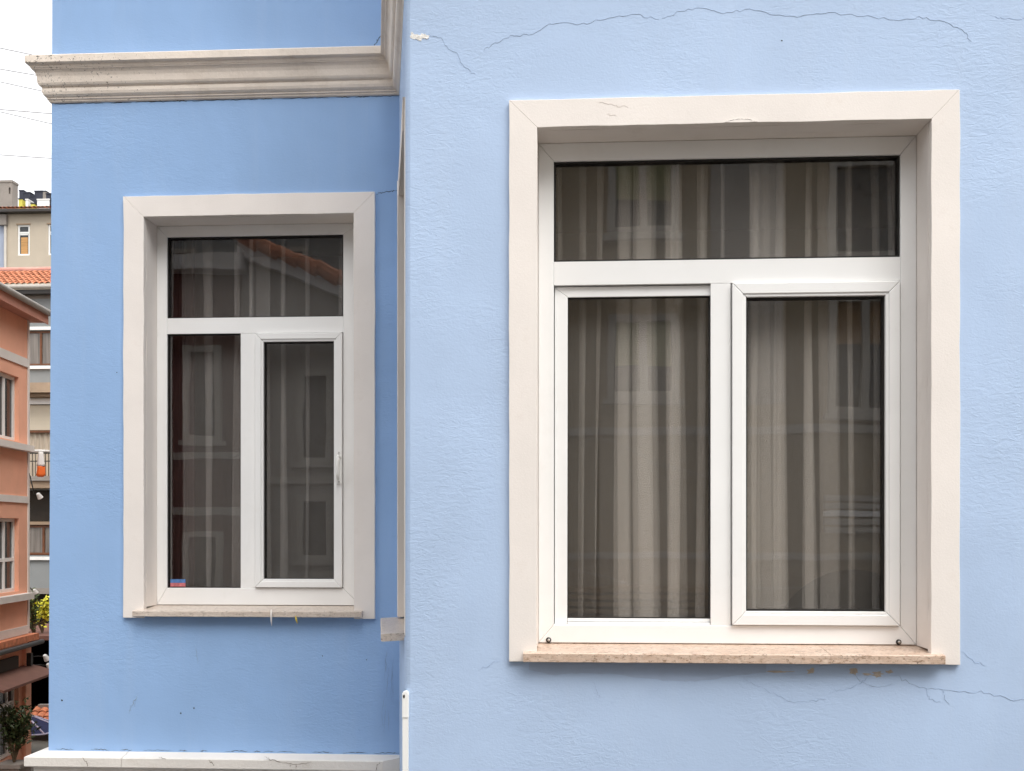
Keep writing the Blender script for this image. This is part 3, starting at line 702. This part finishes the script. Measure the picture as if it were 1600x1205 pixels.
pl = thing('planter', (p[0], p[1], p[2] - .6), 'grey square planter under the dark oleander', 'planter')
boxes('planter_tub', [(p[0] - .24, p[0] + .24, p[1] - .24, p[1] + .24, GZ + .005, p[2] - .03)], CONC, pl, .02)
boxes('planter_rim', [(p[0] - .27, p[0] + .27, p[1] - .27, p[1] + .27, p[2] - .029, p[2] + .05)], CONC, pl, .012)
p = at(66, 975, 31)
plant('yellow_shrub', 'bright yellow-green shrub between the salmon corner and the blue wall', (p[0], p[1], p[2] - .25), 1.0, .42, LEAFY, STEM, 420, .13, .045, 8, 8)
p = at(51, 985, 25.5)
plant('vine', 'dark green climbing vine on the far corner of the salmon house', (p[0] + .05, p[1], p[2] - .3), 1.25, .17, LEAFM, STEM, 260, .09, .03, 9, 5)
# roof garden ledge that carries the shrub
p = at(66, 990, 31)
lg = thing('terrace_canopy', (p[0], p[1], GZ), 'dark terrace canopy with red-brown edge below the yellow shrub', 'canopy')
box('canopy_deck', p[0] - 1.5, p[0] + 2.5, p[1] - .7, p[1] + 5, p[2] - .12, p[2], SALW, lg)
for dx in (-1.4, 2.4): box('post', p[0] + dx, p[0] + dx + .08, p[1] - .6, p[1] - .52, GZ, p[2] - .121, IRON, lg)
box('back_wall', p[0] - 1.5, p[0] + 2.49, p[1] + 4.8, p[1] + 4.95, GZ, p[2] - .121, SHADEB, lg)  # passage lining added to read dark, its shade painted in
for dx in (-1.5, 2.49): box('side_wall', p[0] + dx, p[0] + dx + .1, p[1] - .4, p[1] + 4.79, GZ, p[2] - .121, SHADEB, lg)
box('passage_floor', p[0] - 1.39, p[0] + 2.48, p[1] - .3, p[1] + 4.79, GZ + .006, GZ + .03, SHADEB, lg)
# little tiled roof and the striped parasol in the side street
p = at(60, 1122, 28.5)
ts = thing('tiled_kiosk', (p[0], p[1], GZ), 'small kiosk with orange tiled roof in the side street', 'kiosk')
box('kiosk_wall', p[0] - .25, p[0] + 1.6, p[1] + .1, p[1] + 1.3, GZ, p[2] - .28, DARK, ts)
XF.append(Matrix.Translation((p[0], p[1], p[2])))
for j in range(4):
    for i in range(9):
        bm = bmesh.new(); prev = None
        for c in range(6):
            a = math.pi * c / 5; X = -.26 + i * .2 - math.cos(a) * .095; h_ = math.sin(a) * .05
            q0 = bm.verts.new((X, -.18 + j * .17, -.26 + j * .11 + h_ + .025)); q1 = bm.verts.new((X, .03 + j * .17, -.13 + j * .11 + h_ - .012))
            if prev: bm.faces.new((prev[0], q0, q1, prev[1]))
            prev = (q0, q1)
        link('roof_tile', bm, TILE, ts)
bm = bmesh.new(); box_bm(bm, -.26, 1.6, .48, .62, .17, .27); link('ridge_cap', bm, CONC, ts)
XF.pop()
p = at(30, 1143, 26.4)
pa = thing('navy_parasol', (p[0] + .1, p[1], GZ), 'navy blue parasol with white edging beside the salmon shopfront', 'parasol')
NAVY = M('navy_canvas', (.012, .016, .07), .8, .2); EDGE = M('lilac_white_edging', (.60, .58, .75), .8, .05)
cx, cy_, cz = p[0] + .1, p[1], p[2] + .16
for k in range(8):
    a0, a1 = 2 * math.pi * k / 8 + .2, 2 * math.pi * (k + 1) / 8 + .2; bm = bmesh.new(); rr = .95
    A = (cx, cy_, cz + .30); B1 = (cx + math.cos(a0) * rr, cy_ + math.sin(a0) * rr, cz - .12); B2 = (cx + math.cos(a1) * rr, cy_ + math.sin(a1) * rr, cz - .12)
    vv = [bm.verts.new(q) for q in (A, B1, B2)]; bm.faces.new(vv)
    e = bmesh.ops.extrude_face_region(bm, geom=bm.faces[:]); bmesh.ops.translate(bm, vec=(0, 0, -.008), verts=[q for q in e['geom'] if isinstance(q, bmesh.types.BMVert)])
    bmesh.ops.recalc_face_normals(bm, faces=bm.faces); c_ = link('canopy_panel', bm, NAVY, pa)
    tube('edging', [A, tuple(Vector(A).lerp(Vector(B1), .5) + Vector((0, 0, .004))), B1], .022, EDGE, pa, 6)
    tube('edging', [B1, B2], .02, EDGE, pa, 6)
tube('pole', [(cx, cy_, GZ), (cx, cy_, cz + .36)], .022, WHITE, pa)

# ------------------------------------------------------------------ grey house with balconies at the end of the side street
gh = thing('balcony_house', (-20, 42, GZ), 'grey flats with balcony, brown windows and tiled roof at the street end', 'house')
S = 40.1 / 1700; zz = lambda y: (830 - y) * S
Yb = 39.0; XA, XB = -27, -14
holes = [(-20.12 - .4, -19.15, zz(571), zz(517)), (-20.5, -18.5, zz(745), zz(632)), (-20.5, -18.5, zz(868), zz(766)), (XA + .5, XB - .5, GZ, zz(928))]
wall('wall', XA, XB, GZ, zz(455), Yb, Yb + .3, holes, GREYR, gh)
box('back_wall', XA, XB, Yb + 3.2, Yb + 3.4, GZ, zz(455), DARK, gh)
box('floor_slab', XA, XB, Yb + .301, Yb + 3.19, zz(925), zz(915), DARK, gh)
box('floor_slab', XA, XB, Yb + .301, Yb + 3.19, zz(760), zz(750), DARK, gh)
box('floor_slab', XA, XB, Yb + .301, Yb + 3.19, zz(615), zz(605), DARK, gh)
box('upper_wall', XA, XB, Yb - .02, Yb - .001, zz(467), zz(457), CONC, gh)
win(gh, -20.5, -19.16, zz(571) + .002, zz(517), Yb + .12, .07, BROWNW, CGLASS, vs=(-19.72,), dep=.06)
box('lintel', -21, -18, Yb - .06, Yb - .001, zz(516), zz(511), WFRM, gh); box('sill', -21, -18, Yb - .10, Yb - .001, zz(577), zz(572.5), WFRM, gh)
box('canopy_slab', XA, XB, Yb - .7, Yb - .001, zz(617), zz(602), BRCONC, gh); box('canopy_slab', XA, XB, Yb - .45, Yb - .001, zz(622), zz(617.5), BRCONC, gh)
box('blind_box', -20.6, -18.4, Yb - .08, Yb + .1, zz(632), zz(623), WFRM, gh)
box('roller_blind', -20.48, -18.52, Yb + .06, Yb + .09, zz(672), zz(632.5), BLIND, gh)
box('rail_bar', -20.49, -18.51, Yb + .02, Yb + .10, zz(676), zz(672.5), BROWNW, gh)
bm = bmesh.new(); n = 60; vv = []
for i in range(n + 1):
    x = -20.48 + 1.96 * i / n; vv.append((bm.verts.new((x, Yb + .16 + .05 * math.sin(i * 1.1), zz(748))), bm.verts.new((x, Yb + .16 + .03 * math.sin(i * 1.1), zz(676)))))
for a, b in zip(vv, vv[1:]): bm.faces.new((a[0], b[0], b[1], a[1]))
link('balcony_curtain', bm, CURT, gh, smooth=True)
box('balcony_slab', -21.5, -17.5, Yb - .9, Yb - .001, zz(753), zz(746), CONC, gh)
boxes('balcony_beam', [(-21.4, -17.6, Yb - .8, Yb - .002, zz(764), zz(753.5))], BRCONC, gh)
bl = box('balcony_rail', -21.5, -17.5, Yb - .9, Yb - .87, zz(712), zz(710), IRON, gh); box('balcony_rail', -21.5, -17.5, Yb - .9, Yb - .87, zz(724), zz(722.5), IRON, gh)
for i in range(34): box('baluster', -21.48 + i * .12, -21.46 + i * .12, Yb - .895, Yb - .875, zz(746) + .002, zz(712) - .002, IRON, gh)
box('lower_blind', -20.48, -18.52, Yb + .10, Yb + .14, zz(814), zz(766.5), DARK, gh)
box('lower_lintel', -20.6, -18.4, Yb - .04, Yb + .1, zz(820), zz(815), BRCONC, gh)
win(gh, -20.49, -18.51, zz(867), zz(821), Yb + .12, .08, BROWNW, CGLASS, vs=(-19.62,), dep=.06)
box('sill', -21, -18, Yb - .10, Yb - .001, zz(875), zz(870), WFRM, gh)
box('beam', XA, XB, Yb - .03, Yb - .001, zz(928), zz(919), CONC, gh)
tube('gutter', [(XA, Yb - .42, zz(452)), (XB, Yb - .42, zz(452))], .085, GUT, gh, 10)
box('eave_board', XA, XB, Yb - .36, Yb - .002, zz(462), zz(455.5), DKGUT, gh)
tiles('roof_tiles', TILE, gh, XA, XB, (Yb - .42, zz(449)), 2.7, 1.15, .22, .34)
tube('ridge_tiles', [(XA, Yb + 2.3, zz(449) + 1.2), (XB, Yb + 2.3, zz(449) + 1.22)], .11, M('pale_red_ridge', (.55, .27, .22), .8, .2, 3), gh, 10)
box('roof_bed', XA, XB, Yb + .31, Yb + 3.4, zz(454.5), zz(452), DKGUT, gh)

# ------------------------------------------------------------------ beige house up the hill
bh = thing('beige_house', (-30, 58, GZ), 'beige house with narrow white window and tiled eave above the grey flats', 'house')
T = 55.0 / 1700; z5 = lambda y: (830 - y) * T
Y5 = 53.5; p0 = at(5, 400, 55)[0]; wa = at(26.5, 400, 55)[0]; wb = at(46, 400, 55)[0]; wc = at(75.5, 400, 55)[0]
wall('wall', p0, p0 + 9, GZ, z5(331), Y5, Y5 + .3, [(wa, wb, z5(399), z5(351)), (wc, wc + (wb - wa), z5(399), z5(351))], BEIGE, bh)
box('back_wall', p0, p0 + 9, Y5 + 3, Y5 + 3.2, GZ, z5(331), BEIGE, bh)
WOODB = M('amber_wood_blind', (.50, .27, .10), .6, .25, 6, stretch=(.3, .3, 6))
for a in (wa, wc):
    b = a + wb - wa
    o = win(bh, a + .002, b - .002, z5(399) + .002, z5(351) - .002, Y5 + .10, .085, WHITE, DGLASS, hs=(z5(363),), dep=.06)
    box('casement', a + .11, b - .11, Y5 + .03, Y5 + .05, z5(367), z5(365), WHITE, o)
    box('wood_blind', a + .14, b - .14, Y5 + .075, Y5 + .085, z5(396), z5(370), WOODB, o)
    box('lintel', a - .05, b + .05, Y5 - .05, Y5 - .001, z5(351) + .002, z5(349), BRCONC, o)
box('eave_board', p0 - .5, p0 + 9, Y5 - .45, Y5 - .002, z5(334), z5(330), DKGUT, bh)
XF.append(Matrix.Translation((0, 0, 0)))
tiles('roof_tiles', TILE, bh, p0 - .5, p0 + 9, (Y5 - .45, z5(329.5)), 2.6, .78, .22, .34)
XF.pop()
tube('downpipe', [(p0 + .1, Y5 - .08, z5(352)), (p0 + .06, Y5 - .08, GZ)], .07, GUT, bh, 8)
box('pipe_hopper', p0 - .25, p0 + .2, Y5 - .2, Y5 - .004, z5(352), z5(336), CONC, bh)
# bluish neighbour and big chimney
nb = thing('blue_grey_house', (p0 - 3, 57, GZ), 'sliver of blue-grey house left of the beige house', 'house')
box('wall', p0 - 6, p0 - .06, Y5 + .1, Y5 + 4, GZ, z5(338), M('blue_grey_render', (.36, .40, .50), .85, .08, 1), nb); box('roof', p0 - 6.2, p0 - .03, Y5 - .1, Y5 + 4.1, z5(338) + .001, z5(335.5), CONC, nb)
c0 = at(-14, 330, 60); c1 = at(19, 330, 60)
ch = thing('concrete_chimney', (c0[0], 60, z5(400)), 'big weathered concrete chimney block with a dark slot', 'chimney')
zt = (830 - 285) / 1700 * 60
wall('chimney_shaft', c0[0], c1[0], z5(400), zt, c1[1], c1[1] + .62, [(at(13.2, 0, 60)[0], at(16.2, 0, 60)[0], (830 - 303) / 1700 * 60, (830 - 293) / 1700 * 60)], CONC, ch)
box('slot_back', c0[0] + .1, c1[0] - .1, c1[1] + .3, c1[1] + .35, z5(400), zt - .05, DARK, ch)
box('chimney_cap', c0[0] - .03, c1[0] + .03, c1[1] - .03, c1[1] + .65, zt + .001, zt + .12, CONC, ch)

# ------------------------------------------------------------------ far hillside
bm = bmesh.new(); nx, ny = 40, 24; gridv = []
for j in range(ny + 1):
    row = []
    for i in range(nx + 1):
        x = -420 + 560 * i / nx; y = 90 + 320 * j / ny; t = min(1, max(0, (y - 95) / 150)); hgt = 74 * t * t * (3 - 2 * t) + 3 * mnoise.noise(Vector((x * .02, y * .02, 0))) * t
        row.append(bm.verts.new((x, y, GZ + .01 + hgt)))
    gridv.append(row)
for a, b in zip(gridv, gridv[1:]):
    for i in range(nx): bm.faces.new((a[i], a[i + 1], b[i + 1], b[i]))
hill = link('hill', bm, M('hill_scrub', (.05, .055, .05), .95, .4, .2), None, smooth=True); hill['kind'] = 'structure'
SLATE = M('slate_dark', (.035, .038, .055), .8, .2, .3); YEL = M('yellow_house_paint', (.62, .55, .10), .8, .1, .3); FARW = M('far_white_paint', (.80, .78, .75), .8, .05, .3)
far = [(30, 37, 297, 312, SLATE, 'dark flat-topped house on the far skyline beside the chimney'), (37, 44, 301, 314, SLATE, 'lower dark house second from the chimney on the skyline'), (43, 47, 300, 314, SLATE, 'narrow dark house in the middle of the skyline'),
       (47, 55, 306, 318, SLATE, 'low dark house in the dip of the skyline'), (54, 67, 298, 314, SLATE, 'broad dark house on the right of the skyline'), (67, 72, 298, 312, CONC, 'grey house at the right end of the skyline'),
       (29, 35, 310, 322, YEL, 'yellow house low beside the concrete chimney'), (40, 44, 311, 320, FARW, 'tiny white house under the skyline'), (48, 54, 317, 322, YEL, 'low yellow house above the tiled eave'), (58, 78, 311, 318, FARW, 'white house above the tiled eave beside the blue wall'), (72, 80, 302, 311, SLATE, 'dark house nearest the blue wall on the skyline')]
for k, (a, b, t_, bt, m, lab) in enumerate(far):
    D = 252 - 2.0 * (k > 5) * 3 - k * .1; A = at(a, bt, D); B = at(b, t_, D)
    h_ = thing('far_house', ((A[0] + B[0]) / 2, A[1], A[2]), lab, 'house', 'houses on the far hillside')
    box('wall', A[0], B[0], A[1], A[1] + 2.5, A[2] - 14, B[2] - .25, m, h_); rf = box('roof', A[0] - .08, B[0] + .08, A[1] - .1, A[1] + 2.6, B[2] - .249, B[2], SLATE if m is not FARW else FARW, h_)

# overhead cables
cab = M('grey_cable', (.30, .30, .31), .6, .1)
for i, (ya, yb_, t, lab) in enumerate([(72, 88, 30, 'topmost thin cable crossing the white sky'), (105, 118, 31, 'second thin cable from the top of the sky'), (125, 142, 32, 'third thin cable meeting the cornice end'), (168, 174, 30, 'fourth thin cable just under the cornice'), (172, 190, 33, 'fifth thin cable steeper under the cornice'), (239, 244, 31, 'lowest thin cable above the chimney')]):
    A = Vector(at(-200, ya - 200 * (yb_ - ya) / 79, t)); B = Vector(at(400, ya + 400 * (yb_ - ya) / 79, t)); pts = []
    for k in range(13):
        s = k / 12; q = A.lerp(B, s); pts.append((q.x, q.y, q.z - .25 * s * (1 - s)))
    tag(tube('overhead_cable', pts, .012, cab, None, 6), lab, 'cable', 'cables across the sky')

# ------------------------------------------------------------------ houses across the street, behind the camera (seen in the panes)
XF.append(frame_matrix((0, -4.2, 0), (-1, 0)))       # local x runs to -X, local y runs away from the street
def opp(name, label, x0, x1, top, m, wins, bands, dep=6):
    t = thing(name, (-(x0 + x1) / 2, -7, GZ), label, 'house')
    box('wall', x0, x1, 0, dep, GZ, top, m, t)
    for (a, b, c, d, v_, h_) in wins: win(t, a, b, c, d, -.002, .09, OTRIM, DGLASS, vs=v_, hs=h_, sill=OTRIM, dep=.10)
    for z, h_ in bands: box('band', x0, x1, -.07, -.001, z, z + h_, OTRIM, t)
    return t
OTRIM = M('stone_trim', (.50, .46, .40), .8, .1, 2); OCHRE = M('ochre_render', (.42, .33, .22), .85, .1, 1); GREIGE = M('greige_render', (.42, .38, .34), .85, .1, 1); OXRED = M('oxblood_render', (.12, .042, .03), .85, .15, 1)
a = opp('ochre_house', 'ochre house with pale-framed windows and slatted wooden awning across the street', -7.5, .6, 7.2, OCHRE, [(-1.3, -.4, 3.75, 5.3, (-.85,), (4.9,)), (-1.3, -.4, 1.68, 2.75, (-.85,), ()), (-4.05, -3.15, 3.4, 5.0, (), (4.6,)), (-4.0, -3.15, 1.45, 2.95, (-3.6,), ()), (-6.4, -5.4, 1.45, 2.95, (), ()), (-6.4, -5.4, 3.4, 5.0, (), ())], [(1.22, .10), (3.15, .12), (6.5, .3), (-.35, .08)])
GBL = M('olive_blind', (.30, .30, .14), .8, .1); AMB = M('amber_board', (.34, .20, .09), .7, .2, 6, stretch=(1, 1, 6))
box('window_blind', -1.2, -.5, -.02, -.013, 2.1, 2.66, GBL, a); box('window_blind', -3.9, -3.25, -.02, -.013, 2.35, 2.86, AMB, a); box('window_blind', -1.2, -.5, -.02, -.013, 4.2, 4.85, GBL, a)
box('panel', -2.6, -1.7, -.04, -.001, 1.6, 6.2, GREIGE, a)
for k in range(7): box('awning_slat', -2.1, .4, -.75 + k * .02, -.05, -1.25 + k * .085, -1.20 + k * .085, AMB, a)
for k in range(5): box('louvre', -4.0, -3.1, -.14, -.03, -.02 + k * .10, .05 + k * .10, OTRIM if k != 2 else WFRM, a)
bm = bmesh.new(); bmesh.ops.create_uvsphere(bm, u_segments=24, v_segments=12, radius=1.0, matrix=Matrix.Translation((-3.35, -.45, -1.45)) @ Matrix.Diagonal((.95, .45, 1.0, 1)))
link('dome_awning', bm, DARK, a, smooth=True)
def cable(pts_, r_):
    tube('facade_cable', pts_, r_, OTRIM, a, 5)
cable([(-.05, -.12, 1.12), (-.25, -.12, 1.17), (-.5, -.12, 1.12), (-.75, -.12, .98), (-1.0, -.12, .84), (-2.0, -.12, .6)], .008)
cable([(.5, -.12, -.40), (.1, -.12, -.46), (-.4, -.12, -.58), (-.7, -.12, -.70), (-1.4, -.12, -.76), (-3, -.12, -.70)], .010)
b = opp('greige_house', 'greige house with sloping tiled verge across the street', .61, 5.2, 2.3, GREIGE, [(3.75, 4.3, 1.05, 2.5, (), ()), (3.75, 4.3, -.45, .55, (), ()), (1.6, 2.4, -.2, 1.5, (), ())], [(.72, .12), (-.75, .12)])
prism('gable', [(.61, 2.301), (5.2, 2.301), (5.2, 4.25), (.61, 2.35)], 0, 6, GREIGE, b)
dv = Vector((5.2 - .2, 0, 4.32 - 2.25)).normalized()
prism('verge_board', [(.2, 2.18), (5.2, 4.25), (5.2, 4.43), (.2, 2.36)], -.25, -.002, WFRM, b)
bm = bmesh.new()
for k in range(16):
    q = Vector((.2, 0, 2.38)) + dv * (k * .335)
    for yy in (-.32, -.08): tube_bm(bm, [(q.x, yy, q.z + .05), (q.x + dv.x * .37, yy, q.z + dv.z * .37 + .10)], [.12, .10], 8)
link('verge_tiles', bm, TILE, b)['kind'] = 'stuff'
prism('roof_plane', [(.3, 2.38), (5.2, 4.44), (5.2, 4.54), (.3, 2.48)], .0, 6.2, TILE, b)
c = opp('oxblood_house', 'dark red house with grey eave across the street', 5.21, 10, 4.0, OXRED, [(5.5, 6.1, 1.4, 2.9, (), ()), (7.6, 8.4, .9, 2.6, (), ()), (5.5, 6.1, -1.4, .0, (), ())], [(1.12, .10), (.25, .12)])
box('eave', 5.1, 10.2, -.35, .3, 4.001, 4.25, GREYW, c)
tg = thing('tall_grey_house', (-8, -16, GZ), 'tall grey house rising behind the greige and dark red houses across the street', 'house')
box('wall', -.4, 15, 9, 15, GZ, 10.5, GREYR, tg); box('eave', -.7, 15.3, 8.6, 15.2, 10.501, 10.8, CONC, tg)
for xx in range(5):
    for k in range(3): win(tg, 1 + xx * 2.7, 2.1 + xx * 2.7, 2.2 + k * 2.9, 3.9 + k * 2.9, 8.998, .1, OTRIM, DGLASS, sill=OTRIM)
XF.pop()
